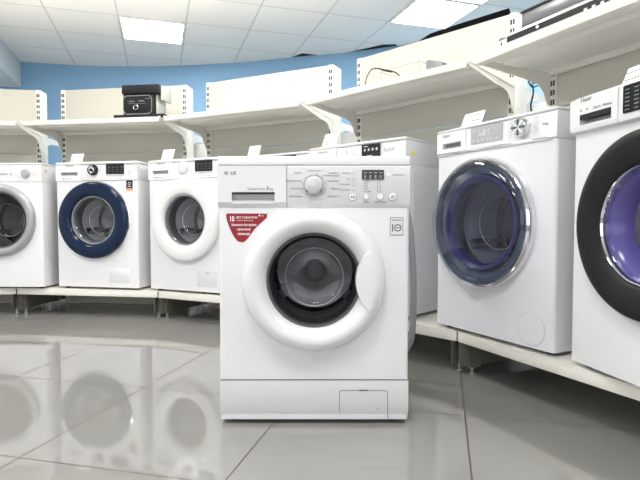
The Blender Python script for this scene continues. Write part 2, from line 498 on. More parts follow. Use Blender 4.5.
# ------------------------------------------------------------------ ceiling lamps on the tile grid
CO = Vector((-2.233, 4.009, 0)); ca = math.radians(17.3); T = .602
ei = Vector((math.cos(ca), math.sin(ca), 0)) * T; ej = Vector((-math.sin(ca), math.cos(ca), 0)) * T
def lamp(i, j, label):
    c = CO + ei * (i + .5) + ej * (j + .5)
    root = empty('ceiling_light', (c.x, c.y, CZ - .014), ca, label, 'ceiling light', 'square panel lights in the ceiling')
    h = T / 2 - .012
    b = BM()
    for (x0, x1, y0, y1) in ((-h, h, -h, -h + .012), (-h, h, h - .012, h), (-h, -h + .012, -h + .012, h - .012), (h - .012, h, -h + .012, h - .012)):
        box(b, x0, x1, y0, y1, 0, .0135)
    obj('frame', b, W_PLAST, root, smooth=False)
    b = BM(); box(b, -h + .012, h - .012, -h + .012, h - .012, .003, .013)
    obj('diffuser', b, LAMP, root, smooth=False)
lamp(1, 1, 'square white panel light in the ceiling, glowing alone above the blue wall on the left')
lamp(5, -1, 'glaring square ceiling light above the right-hand shelving, cut off by the photo top')
for i, j in ((5, -2), (-3, 1), (-3, -3), (1, -3), (-3, -7), (1, -7), (4, -8), (-1, -5), (4, -5)):  # extra lights out of view, added to raise the room's brightness
    lamp(i, j, 'unseen square panel light added in the ceiling to brighten the room')

# ------------------------------------------------------------------ shelving bays
def bay(J, a, label, left_cut=0.):
    r = empty('shelving_bay', (J.x, J.y, 0), -math.radians(a), label, 'shelving', 'curved run of cream shop shelving')
    w = BW - .006
    # deck tray the machines stand on
    b = BM(); y1 = DB - .004
    box(b, .003, w, .0, y1, HP - .006, HP); box(b, .003, w, 0, .012, HP - .042, HP - .006, .002)
    box(b, .003, w, .012, .03, HP - .042, HP - .039)
    box(b, .003, w, .25, .29, HP - .03, HP - .006)
    obj('base_deck', b, CREAM, r)
    for x in (.004, w - .034):
        b = BM()
        box(b, x, x + .004, .05, y1 + .05, .030, HP - .008); box(b, x, x + .028, .05, .054, .030, HP - .008)
        box(b, x + .024, x + .028, .05, .10, .030, HP - .008); box(b, x + .012, x + .015, .0, .05, .036, HP - .043)
        lg = obj('base_leg', b, LEGM, r)
        for yy in (.065, .42):
            f = BM()
            for rr, z0, z1 in ((.005, .006, .05), (.013, 0, .008), (.010, .022, .030)):
                t = bmesh.new(); bmesh.ops.create_cone(t, cap_ends=True, segments=16, radius1=rr, radius2=rr, depth=z1 - z0)
                bmesh.ops.translate(t, vec=(x + .014, yy, (z0 + z1) / 2), verts=t.verts); merge(f, t)
            obj('levelling_foot', f, SCREW, lg)
    # uprights with slots
    for x in (0.002, w - .036):
        b = BM(); box(b, x, x + .036, DB, DB + .13, 0, HT, .003)
        z = .24
        while z < HT - .03:
            for u in (.007, .020):
                box(b, x + u, x + u + .009, DB - .0008, DB + .002, z, z + .024, mi=1)
            z += .042
        obj('upright', b, [CREAM, SLOT], r)
    # back panels
    zz = [.002, .39, .77, 1.15, HT]
    for z0, z1 in zip(zz, zz[1:]):
        b = BM(); box(b, .039, w - .037, DB + .004, DB + .022, z0 + .002, z1 - .002, .002)
        obj('back_panel', b, CREAM2, r)
    # shelf tray
    b = BM(); y0 = SS
    box(b, .008, w - .006, y0, DB - .002, HS - .005, HS)
    box(b, .008, w - .006, y0, y0 + .012, HS - .032, HS - .005, .002)
    box(b, .008, w - .006, y0 + .012, y0 + .03, HS - .032, HS - .029)
    prism(b, [(y0 + .13, HS - .005), (y0 + .14, HS - .022), (y0 + .24, HS - .022), (y0 + .25, HS - .005)], .03, w - .03, axis='x')
    box(b, .008, w - .006, DB - .014, DB - .002, HS - .030, HS - .005)
    obj('shelf', b, CREAM, r)
    for x in (0.003, w - .0055):
        b = BM()
        pts = [(y0 + .0, HS + .004), (y0 + .0, HS - .016), (y0 + .01, HS - .024), (y0 + .30, HS - .058), (DB - .075, HS - .070), (DB - .04, HS - .105), (DB - .015, HS - .155), (DB - .001, HS - .16), (DB - .001, HS - .006), (y0 + .02, HS - .006), (y0 + .02, HS + .004)]
        prism(b, pts, x, x + .004, axis='x')
        s = -1 if x > .5 else 1
        xa, xb = (x + .004, x + .010) if x > .5 else (x - .006 + .004, x + .001)
        if x > .5:
            prism(b, [(y0, HS + .004), (y0, HS - .005), (DB - .005, HS - .040), (DB - .005, HS - .030)], x + .004, x + .008, axis='x')
            prism(b, [(y0, HS - .014), (y0 + .01, HS - .023), (y0 + .27, HS - .061), (y0 + .27, HS - .053)], x + .004, x + .008, axis='x')
        box(b, x - .0005, x + .0055, y0 - .002, y0 + .008, HS - .02, HS + .004, .002)
        obj('bracket', b, CREAM, r)
    # unseen strip light added behind the rack to brighten wall and ceiling
    b = BM(); box(b, .10, w - .10, DB + .10, DB + .21, 1.40, 1.43, .003); box(b, .10, .14, DB + .02, DB + .12, 1.402, 1.425); box(b, w - .14, w - .10, DB + .02, DB + .12, 1.402, 1.425)
    sl = obj('added_uplight', b, W_PLAST, r)
    b = BM(); box(b, .11, w - .11, DB + .11, DB + .20, 1.4302, 1.436); obj('diffuser', b, ADDED_GLOW, sl)
    # arm of the other face of the rack
    x = w - .02
    b = BM(); y2 = DB + .1305
    prism(b, [(y2, HS - .02), (y2, HS - .115), (y2 + .05, HS - .085), (y2 + .12, HS - .065), (y2 + .36, HS - .05), (y2 + .36, HS - .02)], x, x + .004, axis='x')
    obj('rear_bracket', b, CREAM, r)
    return r
bay(JA, aA, 'cream shelving bay at the far left, cut off by the photo edge')
bay(J0, aB, 'cream shelving bay carrying the black appliance on its shelf')
bay(J1, aC, 'cream shelving bay with an empty shelf, left behind the front washing machine')
bay(J2, aD, 'cream shelving bay with cables lying on its shelf, right behind the front washing machine')
bay(J3, aE, 'nearest cream shelving bay at the right, grey hoods stacked on its shelf')

# white panels glimpsed in the wedge gaps between the bays
for J, am, dist, w, zt, lab in ((J1, 17, .76, .26, 1.245, 'narrow white panel in the gap left of the empty shelf bay, behind the price card'),
                       (J2, 35, .76, .26, 1.245, 'narrow white panel in the gap between the bays right above the front washing machine'),
                       (J3, 54.5, .76, .26, 1.245, 'narrow white panel in the gap above the chrome-door washing machine, beside the hanging cable')):
    c = J + nv(am) * dist - dv(am) * .05
    b = BM(); box(b, -w / 2, w / 2, -.01, .01, 0, zt, .002)
    o = obj('gap_panel', b, W_PLAST); o.location = (c.x, c.y, 0); o.rotation_euler = (0, 0, -math.radians(am))
    tag(o, lab, 'panel')

# ================================================================== the front machine
def front_machine():
    W, D, H = .6, .44, .85
    r = wm_root((-.319, 1.62), 0, W, D, 0, 'white washing machine standing alone on the tiles, with a red triangular sticker')
    dc = (.300, .462); zc = .690
    body(r, W, D, H, zc, dc, .150, W_PAINT, lid=.029)
    OFF_ = OFF
    # grey drain hose hanging down behind the right side
    b = BM()
    tube(b, smooth_path([(.50, D - .02, .76), (.58, D + .02, .765), (.645, D + .02, .735), (.675, D + .02, .66), (.688, D + .02, .56), (.697, D + .02, .42), (.698, D + .02, .28), (.692, D + .02, .18), (.672, D + .02, .125), (.63, D + .02, .10), (.56, D + .02, .10), (.50, D - .02, .12)], 9), .0135, 14)
    obj('drain_hose', b, SIDE_GREY, r)
    # control panel, profile with a lower chamfer, right of the drawer
    prof = [(-.010, zc + .016), (.0, zc - .002), (.021, zc - .002), (.021, H - .0305), (-.006, H - .0305), (-.010, H - .034)]
    b = BM(); prism(b, prof, .2165, W, axis='x'); obj('control_panel', b, PANEL_P, r)
    b = BM()
    recessed(b, .0, .2145, zc + .016, H - .0305, .044, .178, .702, .737, -.010, .021, .016, 0, 1)
    prism(b, [(-.010, zc + .016), (.0, zc - .002), (.021, zc - .002), (.021, zc + .016)], .0, .2145, axis='x')
    d = obj('detergent_drawer', b, [PANEL_P, LTG], r)
    b = BM(); prism(b, [(-.0102, .7372), (-.0102, .7315), (.008, .7315), (.008, .7372)], .0445, .1775, axis='x')
    obj('finger_grip', b, BLACK_M, d)
    b = BM(); box(b, .2145, .2165, -.004, .02, zc, H - .031); box(b, 0.003, W - .003, -.002, .01, H - .0305, H - .0285)
    obj('panel_seam', b, SEAMG, r)
    # dial
    b = BM(); lathe(b, [(.040, 0), (.039, -.003), (.034, -.004), (.030, -.0015), (.030, 0)], .3, .757, 48, y0=-.010)
    obj('dial_ring', b, LTG, r)
    b = BM(); lathe(b, [(.029, 0), (.029, -.010), (.026, -.013), (.024, -.022), (.020, -.025), (0, -.026)], .3, .757, 48, y0=-.010)
    dl = obj('program_dial', b, LTG, r)
    b = BM()
    for a in (-90, -38, -142):
        x, z = .3 + .026 * math.cos(math.radians(a)), .757 + .026 * math.sin(math.radians(a))
        box(b, x - .002, x + .002, -.0265, -.018, z - .003, z + .003)
    obj('dial_mark', b, DKGREY, dl)
    b = BM()
    for k in range(12):
        a = 2 * PI * k / 12 + PI / 12
        x, z = .3 + .036 * math.cos(a), .757 + .036 * math.sin(a)
        lathe(b, [(.0018, -.0006), (0, -.0007)], x, z, 8, y0=-.0138)
    obj('dial_tick', b, INK, r)
    # printing
    b = BM(); y = -.0106
    text(b, 'Direct Drive', .0105, .093, y, .744); text(b, '5', .016, .152, y, .744, bold=.0004); text(b, 'kg', .011, .162, y, .744)
    L = [('Хлопок', .796), ('Хлопок быстро', .772), ('Синтетика', .748), ('Деликатная', .724)]
    for s, z in L: text(b, s, .0068, .262 - .0, y, z - .002, 'RIGHT')
    for s, z in (('Биозабота', .797), ('Детская одежда', .789)): text(b, s, .0062, .378, y, z - .002, 'RIGHT')
    for s, z in (('Спортивная', .772), ('Шерсть', .748), ('Быстрая 30', .724)): text(b, s, .0066, .378, y, z - .002, 'RIGHT')
    text(b, 'Темные вещи', .0062, .3, y, .802, 'CENTER')
    for s, z in (('Интенсив', .797), ('Био', .779), ('Полоскание', .762), ('Без складок', .745)): text(b, s, .0056, .413, y, z - .002, 'RIGHT')
    text(b, 'Опции', .0062, .463, y, .705, 'CENTER'); text(b, 'Температура', .0062, .506, y, .705, 'CENTER')
    text(b, 'Блокировка', .0058, .545, y, .789)
    for cx, n in ((.4565, 5), (.4985, 5)):
        for k in range(n):
            z = .771 - k * .0078
            box(b, cx - .0016, cx + .0016, y, y + .0004, z - .0016, z + .0016)
            text(b, ('Мин', '40', '60', '800', 'Отжим')[k] if cx < .47 else ('95', '60', '40', '30', 'Хол')[k], .0052, cx + .005, y, z - .002)
    obj('lettering', b, INK, r)
    # maker's mark: round emblem and two letters
    b = BM(); lathe(b, [(.0062, 0), (.0062, -.0006), (0, -.0008)], .027, .7965, 24, y0=-.010)
    lathe(b, [(.0052, -.0009), (.0042, -.0011), (.0038, -.0009)], .027, .7965, 24, y0=-.010, mi=1)
    box(b, .0262, .0272, -.0113, -.0108, .794, .799, mi=1); box(b, .0262, .0296, -.0113, -.0108, .794, .795, mi=1)
    text(b, 'LG', .0135, .041, -.0106, .792, bold=.0006)
    obj('logo', b, [INK, LTG], r)
    # display
    b = BM(); prism(b, rrect(.449, .518, .776, .806, .002), -.0125, -.0098)
    ds = obj('display', b, LCD, r)
    b = BM()
    for k, x in enumerate((.456, .472, .488, .504)):
        text(b, '8', .016, x, -.013, .779, sx=.8); box(b, x, x + .008, -.0132, -.0128, .796, .7985)
    obj('digits', b, MIDG, ds)
    for cx, cz, rad in ((.421, .722, .0115), (.463, .722, .0085), (.506, .722, .0095), (.545, .722, .012)):
        q = BM(); lathe(q, [(rad, 0), (rad, -.002), (rad * .86, -.0035), (0, -.0042)], cx, cz, 28, y0=-.0105)
        lathe(q, [(rad * 1.1, -.0004), (rad * 1.02, -.0008)], cx, cz, 28, y0=-.0098, mi=1)
        bt = obj('button', q, [W_PLAST, INK], r)
        q = BM()
        if cx == .421:
            prism(q, [(cx - .005, cz - .004), (cx - .005, cz + .004), (cx, cz)], -.0152, -.0143)
            box(q, cx + .001, cx + .0025, -.0152, -.0143, cz - .004, cz + .004); box(q, cx + .004, cx + .0055, -.0152, -.0143, cz - .004, cz + .004)
            obj('button_symbol', q, INKD, bt)
        elif cx == .545:
            prism(q, circ(cx, cz, .0050, math.radians(120), math.radians(420), 20) + circ(cx, cz, .0038, math.radians(420), math.radians(120), 20), -.0152, -.0143)
            box(q, cx - .0006, cx + .0006, -.0152, -.0143, cz, cz + .006)
            obj('button_symbol', q, INKD, bt)
    for z in (.797, .780, .763, .746):
        q = BM(); lathe(q, [(.0042, 0), (.0038, -.0018), (0, -.0022)], .424, z, 20, y0=-.0100)
        lathe(q, [(.0052, -.0003), (.0044, -.0006)], .424, z, 20, y0=-.0100, mi=1)
        obj('button', q, [W_PLAST, INK], r)
    q = BM(); lathe(q, [(.0062, 0), (.0055, -.0018), (0, -.0022)], .5305, .791, 20, y0=-.0100); obj('button', q, [W_PLAST, INK], r)
    # door ring
    cx, cz = dc
    b = BM()
    prof = [(.2235, .0), (.2245, -.010), (.222, -.024), (.214, -.038), (.202, -.047), (.188, -.050), (.174, -.046), (.162, -.037), (.153, -.025), (.149, -.016), (.1475, -.012), (.145, .004), (.16, .008), (.2235, 0)]
    lathe(b, prof, cx, cz, 96)
    dr = obj('door', b, W_PLAST, r, ang=60)
    b = BM(); lathe(b, [(.1485, -.016), (.147, -.0185), (.142, -.0175), (.139, -.008), (.139, .01), (.148, .012)], cx, cz, 80)
    obj('glass_rim', b, DKGREY, dr)
    bowl(dr, cx, cz, .141, -.010, .095, G_DARK, .66)
    # lens-shaped handle filling the right side of the ring
    hc, hr, R = .259, .130, .2185
    # intersection of circle(cx+hc', hr) with the door rim
    pts = []
    N = 40
    dxc = hc
    xi = (R * R - hr * hr + dxc * dxc) / (2 * dxc); zi = math.sqrt(max(R * R - xi * xi, 0))
    a_in = math.atan2(zi, xi - dxc); a_out = math.atan2(zi, xi)
    inner = [(dxc + hr * math.cos(t), hr * math.sin(t)) for t in [a_in + (2 * PI - 2 * a_in) * k / N for k in range(N + 1)]]
    outer = [(R * math.cos(t), R * math.sin(t)) for t in [-a_out + 2 * a_out * k / N for k in range(1, N)]]
    out = [(cx + x, cz + z) for x, z in inner + outer]
    b = BM(); t = bmesh.new()
    def domey(x, z):
        # follows the crown of the ring
        rr = math.hypot(x - cx, z - cz)
        return -.0525 + max(0, (rr - .186)) ** 2 * 22
    ce = (cx + .178, cz)
    levels = [(1.0, .040), (1.0, .006), (.99, .002), (.97, .0), (.85, -.0004), (.7, -.0006), (.5, -.0008), (.25, -.0009)]
    rings = []
    for s, dy in levels:
        rings.append([t.verts.new((ce[0] + (x - ce[0]) * s, domey(ce[0] + (x - ce[0]) * s, ce[1] + (z - ce[1]) * s) + dy, ce[1] + (z - ce[1]) * s)) for x, z in out])
    n = len(out)
    for a, c in zip(rings, rings[1:]):
        for k in range(n): t.faces.new((a[k], a[(k + 1) % n], c[(k + 1) % n], c[k]))
    cv = t.verts.new((ce[0], domey(*ce) - .001, ce[1]))
    for k in range(n): t.faces.new((rings[-1][k], rings[-1][(k + 1) % n], cv))
    bmesh.ops.recalc_face_normals(t, faces=t.faces); merge(b, t)
    obj('handle', b, W_PLAST, dr, ang=50)
    drum(r, cx, cz, .150)
    # plinth with hatch
    b = BM(); prism(b, [(-.004, .142), (-.004, .040), (.012, .014), (.03, .014), (.03, .142)], .0005, W - .0005, axis='x')
    obj('plinth', b, W_PAINT, r)
    b = BM(); box(b, .002, W - .002, -.0048, .0, .1418, .1438); obj('plinth_seam', b, SEAMG, r)
    h = BM(); z0, z1 = .018, .110
    o1 = rrect(.380, .535, z0, z1, .010, corners=(0, 0, 1, 1)); i1 = rrect(.3815, .5335, z0, z1 - .0015, .009, corners=(0, 0, 1, 1))
    # thin groove outline
    for (p, q) in zip(range(len(o1)), range(1, len(o1))):
        if abs(o1[p][1] - z0) < 1e-6 and abs(o1[q][1] - z0) < 1e-6: continue
        zlo = min(o1[p][1], o1[q][1])
        prism(h, [o1[p], o1[q], i1[q], i1[p]], -.0048, -.0035)
    box(h, .380, .3815, -.0048, -.0035, z0 + .02, z1 - .01)
    box(h, .443, .471, -.0052, -.0035, .1075, .1115); box(h, .500, .503, -.0052, -.0038, .050, .053)
    obj('filter_hatch', h, SEAMG, r)
    # stickers
    P = [(.030, .671), (.147, .6705), (.152, .668), (.1525, .660), (.148, .654), (.118, .627), (.098, .600), (.087, .587), (.078, .581), (.070, .5815), (.058, .586), (.042, .610), (.028, .645), (.0245, .664), (.026, .6695)]
    sp = [tuple((v.x, v.z)) for v in smooth_path([(x, 0, z) for x, z in P + P[:1]], 4)[:-1]]
    b = BM(); prism(b, sp, -.0012, .0002); st = obj('warranty_sticker', b, RED, r)
    b = BM(); y = -.0018
    text(b, '10', .024, .034, y, .646, bold=.0006, sx=.68); text(b, 'ЛЕТ ГАРАНТИИ', .0088, .055, y, .655, bold=.0002)
    text(b, 'на инверторный мотор', .0048, .055, y, .6475)
    for s, z in (('Замени батарею', .632), ('прямому', .618), ('приводу', .604)): text(b, s, .0098, .080, y, z, 'CENTER', bold=.0002)
    lathe(b, [(.003, 0), (0, -.0002)], .129, .6645, 16, y0=y); text(b, 'LG', .0065, .1345, y, .662)
    obj('lettering', b, STKW, st)
    b = BM(); box(b, .539, .580, -.001, .0002, .603, .659); s2 = obj('drive_badge', b, PANEL_P, r)
    b = BM(); y = -.0016
    for q in ((.539, .580, .603, .6042), (.539, .580, .6578, .659), (.539, .5402, .603, .659), (.5788, .580, .603, .659)): box(b, q[0], q[1], y, y + .0006, q[2], q[3])
    text(b, 'INVERTER', .0068, .5595, y, .6475, 'CENTER')
    box(b, .5455, .5485, y, y + .0006, .614, .638)
    prism(b, circ(.5635, .626, .0115, 0, 1.999 * PI, 32) + circ(.5635, .626, .0085, 1.999 * PI, 0, 32), y, y + .0006)
    box(b, .558, .570, y, y + .0006, .6248, .6275)
    obj('lettering', b, INKD, s2)
CHROME_W = mat('pearl_dial', (.70, .70, .71), .12, metal=.5)
front_machine()

# ================================================================== generic machines on the deck
def samsung(origin, ang, label, ring, ringmat, knobmat, sticker):
    W, D, H = .6, .43, MH
    r = wm_root(origin, ang, W, D, MZ, label)
    dc = (.284 if ring == 'navy' else .302, .462); zc = .722
    body(r, W, D, H, zc, dc, .158, W_PAINT, lid=.018)
    b = BM(); prism(b, [(-.004, zc + .006), (.0, zc + .001), (.021, zc + .001), (.021, H - .019), (.006, H - .019), (.0, H - .026)], .198, W, axis='x')
    obj('control_panel', b, W_PLAST, r)
    b = BM(); recessed(b, 0, .196, zc + .001, H - .019, .040, .166, .758, .780, -.004, .021, .020, 0, 1)
    d = obj('detergent_drawer', b, [W_PLAST, LTG], r)
    b = BM(); box(b, .042, .164, -.0045, .008, .7775, .7808); obj('finger_grip', b, DKGREY, d)
    b = BM(); text(b, 'SAMSUNG', .0145, .072, -.0046, .821, bold=.0002); obj('brand_lettering', b, INK, r)
    b = BM(); lathe(b, [(.005, 0), (0, -.0004)], .058, .738, 12, y0=-.0042); text(b, 'Digital Inverter', .0085, .068, -.0046, .735)
    text(b, '6 kg', .010, .47, -.0046, .735)
    obj('lettering', b, INK, r)
    b = BM(); lathe(b, [(.036, 0), (.036, -.012), (.032, -.019), (.024, -.021), (0, -.021)], .284, .794, 40, y0=-.004)
    k = obj('program_dial', b, knobmat, r)
    b = BM(); box(b, .282, .286, -.0262, -.0245, .802, .824); prism(b, circ(.284, .794, .020, 0, 1.999 * PI, 28) + circ(.284, .794, .0165, 1.999 * PI, 0, 28), -.0258, -.0245)
    if knobmat is BLACK:
        lathe(b, [(.0065, 0), (0, -.001)], .272, .806, 14, y0=-.0262); lathe(b, [(.0065, 0), (0, -.001)], .296, .800, 14, y0=-.0262)
        lathe(b, [(.0065, 0), (0, -.001)], .280, .776, 14, y0=-.0262)
    obj('dial_mark', b, W_PLAST if knobmat is BLACK else LTG, k)
    b = BM()
    for i in range(5):
        for x in (.225, .332):
            box(b, x, x + .012, -.0046, -.0042, .772 + i * .011, .774 + i * .011)
    for x in (.528, .548): box(b, x, x + .012, -.0046, -.0042, .820, .826)
    obj('lettering', b, LTG, r)
    b = BM(); prism(b, rrect(.378, .508, .765, .834, .003), -.0062, -.0038); ds = obj('display', b, LCD, r)
    b = BM()
    for x in (.395, .425, .455, .485):
        box(b, x, x + .014, -.0068, -.006, .808, .811); box(b, x, x + .011, -.0068, -.006, .792, .794); box(b, x, x + .009, -.0068, -.006, .779, .781)
    obj('digits', b, INK, ds)
    b = BM(); prism(b, rrect(.378, .508, .754, .763, .002), -.0060, -.0038); obj('button_strip', b, LTG, r)
    for z in (.790, .768):
        b = BM(); prism(b, rrect(.534, .560, z - .007, z + .007, .003), -.0062, -.0038); obj('button', b, PANEL_P, r)
    cx, cz = dc; R = .254 if ring == 'navy' else .260
    b = BM()
    prof = [(R, 0), (R + .001, -.018), (R - .002, -.028), (R - .008, -.035), (R - .018, -.038), (R - .05, -.040), (.180, -.038), (.170, -.035), (.163, -.026), (.158, -.012), (.156, .004), (.17, .006), (R, 0)]
    lathe(b, prof, cx, cz, 96); dr = obj('door', b, ringmat, r, ang=60)
    if ring == 'navy':
        b = BM(); lathe(b, [(R + .006, -.001), (R + .006, -.004), (R - .002, -.006)], cx, cz, 96); obj('door_trim', b, CHROME, dr)
    b = BM(); lathe(b, [(.160, -.014), (.159, -.018), (.154, -.018), (.151, .004), (.158, .006)], cx, cz, 72); obj('glass_rim', b, SILV, dr)
    bowl(dr, cx, cz, .153, -.012, .10, G_MID, .6)
    drum(r, cx, cz, .158)
    b = BM(); box(b, .385, .535, -.0006, .0006, .048, .145, .0003); obj('filter_hatch', b, W_PAINT2 if ring == 'navy' else PANEL_P, r)
    if ring != 'navy':
        b = BM(); box(b, .45, .475, -.0012, 0, .134, .137); obj('hatch_notch', b, DKGREY, r)
    if sticker:
        b = BM(); box(b, .520, .566, -.0012, .0002, .655, .722); s = obj('energy_sticker', b, [BLACK_M], r)
        b = BM(); box(b, .520, .566, -.0018, -.0012, .655, .671, mi=0); lathe(b, [(.011, 0), (.007, -.0004)], .543, .700, 18, y0=-.0013, mi=1)
        box(b, .530, .556, -.0018, -.0012, .680, .684, mi=1); obj('lettering', b, [ORANGE, LTG], s)
    return r

M2o, M3o, M4o, M5o, M6o = (-1.779, 3.487), (-1.119, 3.38), (.514, 2.261), (.817, 1.661), (-.056, 2.796)
samsung(M2o, 11.2, 'white washing machine with a navy blue door ring and a small black sticker', 'navy', BLUE_D, BLACK, True)
samsung(M3o, 24.6, 'white washing machine with a wide white door ring, directly left of the front machine', 'white', W_PLAST, W_PLAST, False)

# leftmost machine, silver ring
def silver_machine():
    W, D, H = .6, .43, MH - .006
    o = (-2.45, 3.45); r = wm_root(o, 1, W, D, MZ, 'white washing machine with a silver-grey door ring, cut off at the left edge')
    dc = (.316, .462); zc = .715
    body(r, W, D, H, zc, dc, .186, W_PAINT, lid=.014)
    b = BM(); prism(b, [(-.003, zc + .004), (.0, zc + .001), (.021, zc + .001), (.021, H - .015), (.002, H - .015), (-.003, H - .02)], .2, W, axis='x'); obj('control_panel', b, W_PLAST, r)
    b = BM(); recessed(b, 0, .198, zc + .001, H - .015, .04, .16, .75, .772, -.003, .021, .018, 0, 1); obj('detergent_drawer', b, [W_PLAST, LTG], r)
    b = BM(); lathe(b, [(.028, 0), (.027, -.016), (.022, -.02), (0, -.02)], .497, .772, 36, y0=-.003); k = obj('program_dial', b, MIDG, r)
    b = BM(); box(b, .495, .499, -.026, -.0225, .772, .796); obj('dial_mark', b, LTG, k)
    b = BM()
    for i in range(5):
        box(b, .423, .448, -.0036, -.003, .748 + i * .010, .750 + i * .010); box(b, .540, .565 + .01 * (i % 3), -.0036, -.003, .748 + i * .010, .750 + i * .010)
    for x in (.30, .325, .35): box(b, x, x + .012, -.0036, -.003, .790, .792)
    obj('lettering', b, LTG, r)
    b = BM(); prism(b, rrect(.313, .373, .762, .774, .002), -.005, -.003); prism(b, rrect(.390, .404, .761, .775, .003), -.005, -.003); obj('button', b, MIDG, r)
    cx, cz = dc; R = .240
    b = BM(); lathe(b, [(R, 0), (R + .001, -.014), (R - .005, -.028), (R - .02, -.036), (.198, -.034), (.187, -.022), (.183, -.008), (.182, .004), (.2, .006), (R, 0)], cx, cz, 96); dr = obj('door', b, SILV, r, ang=60)
    b = BM(); lathe(b, [(.184, -.018), (.182, -.021), (.177, -.018), (.175, .004)], cx, cz, 72); obj('glass_rim', b, DKGREY, dr)
    bowl(dr, cx, cz, .179, -.010, .10, G_DARK, .6)
    drum(r, cx, cz, .186)
    b = BM(); lathe(b, [(.010, 0), (.010, -.001), (0, -.001)], 0, 0, 20); bmesh.ops.rotate(b, verts=b.verts, cent=(0, 0, 0), matrix=Matrix.Rotation(PI / 2, 3, 'Z'))
    bmesh.ops.translate(b, verts=b.verts, vec=(W + .0002, .05, .79)); obj('round_sticker', b, ORANGE, r)
    b = BM(); box(b, .455, .475, -.001, 0, .215, .218); obj('hatch_notch', b, LTG, r)
silver_machine()

# chrome-door machine
def chrome_machine():
    W, D, H = .6, .42, MH
    r = wm_root(M4o, 62.4, W, D, MZ, 'white washing machine with a big chrome-rimmed smoked glass door')
    dc = (.264, .456); zc = .742
    body(r, W, D, H, zc, dc, .190, W_PAINT2, lid=.012)
    b = BM(); prism(b, [(-.004, zc + .006), (.0, zc + .001), (.021, zc + .001), (.021, H - .013), (.004, H - .013), (-.002, H - .02)], .176, W, axis='x'); obj('control_panel', b, W_PLAST, r)
    b = BM(); recessed(b, 0, .174, zc + .001, H - .013, .036, .146, .768, .792, -.004, .021, .018, 0, 1); d = obj('detergent_drawer', b, [W_PLAST, RECESS], r)
    b = BM(); box(b, .038, .144, -.0045, .006, .788, .7925); obj('finger_grip', b, MIDG, d)
    b = BM(); box(b, .0, W - .02, -.006, .002, zc - .002, zc + .010, .002); obj('chrome_strip', b, CHROME, r)
    b = BM(); text(b, 'Haier', .020, .036, -.0046, .817); text(b, '8 kg', .012, .545, -.0046, .792); obj('brand_lettering', b, INK, r)
    b = BM(); prism(b, rrect(.205, .366, .768, .832, .004), -.0065, -.0038); ds = obj('display', b, MIDG, r)
    b = BM()
    for k in range(6): text(b, '88', .012, .215 + k * .024, -.0072, .775, sx=.8)
    for k in range(5): text(b, '8', .011, .22 + k * .026, -.0072, .813)
    prism(b, circ(.285, .795, .018, 0, PI, 12) + circ(.285, .795, .0165, PI, 0, 12), -.0070, -.0064)
    text(b, '0:30', .020, .25, -.0072, .796)
    obj('digits', b, PAPER, ds)
    b = BM(); lathe(b, [(.033, 0), (.033, -.018), (.029, -.026), (0, -.026)], .459, .796, 40, y0=-.004); k = obj('program_dial', b, CHROME, r)
    b = BM()
    for q in range(8):
        a = 2 * PI * q / 8
        c, s = math.cos(a), math.sin(a)
        pts = [(.459 + u * c - v * s, .796 + u * s + v * c) for u, v in ((.008, -.003), (.028, -.004), (.028, .004), (.008, .003))]
        prism(b, pts, -.032, -.029, mi=q % 2)
    obj('dial_mark', b, [DKGREY, W_PLAST], k)
    b = BM()
    for i in range(8):
        z = .770 + i * .008
        box(b, .395, .413, -.0046, -.004, z, z + .0018); box(b, .505, .525, -.0046, -.004, z, z + .0018)
    obj('lettering', b, LTG, r)
    cx, cz = dc; R = .258
    b = BM(); lathe(b, [(R, .0), (R, -.016), (R - .004, -.030), (R - .012, -.036), (R - .02, -.034), (R - .02, -.01), (R - .02, 0), (R, 0)], cx, cz, 96); dr = obj('door', b, CHROME, r, ang=50)
    b = BM(); R2 = R - .014
    prof = [(R2, -.032), (R2 - .003, -.043), (R2 - .012, -.052), (R2 - .035, -.058), (R2 - .09, -.064), (R2 - .16, -.067), (0, -.068)]
    lathe(b, prof, cx, cz, 96); obj('cover_glass', b, G_SM, dr)
    b = BM(); lathe(b, [(R - .021, -.006), (.215, -.012), (.19, -.002), (.184, .03)], cx, cz, 72); obj('inner_frame', b, FRAMEG, dr)
    b = BM(); lathe(b, [(.187, -.014), (.182, -.022), (.168, -.012), (.160, .02)], cx, cz, 72); obj('inner_ring', b, VIOLET, dr)
    bowl(dr, cx, cz, .172, -.008, .11, G_MID, .6)
    drum(r, cx, cz, .190)
    b = BM(); lathe(b, [(.060, 0), (.060, -.0012), (.0585, -.0012)], .505, .082, 48); lathe(b, [(.0580, -.001), (.057, -.0022), (0, -.0024)], .505, .082, 48, mi=1)
    obj('filter_hatch', b, [LTG, W_PAINT2], r)
    b = BM()
    box(b, W, W + .0008, .012, .35, zc - .001, zc + .0008); box(b, W, W + .0008, .05, .2, H - .045, H - .043)
    box(b, W, W + .0008, .06, .075, H - .075, H - .068); box(b, W, W + .0008, .09, .13, H - .073, H - .071)
    obj('side_seam', b, MIDG, r)
chrome_machine()

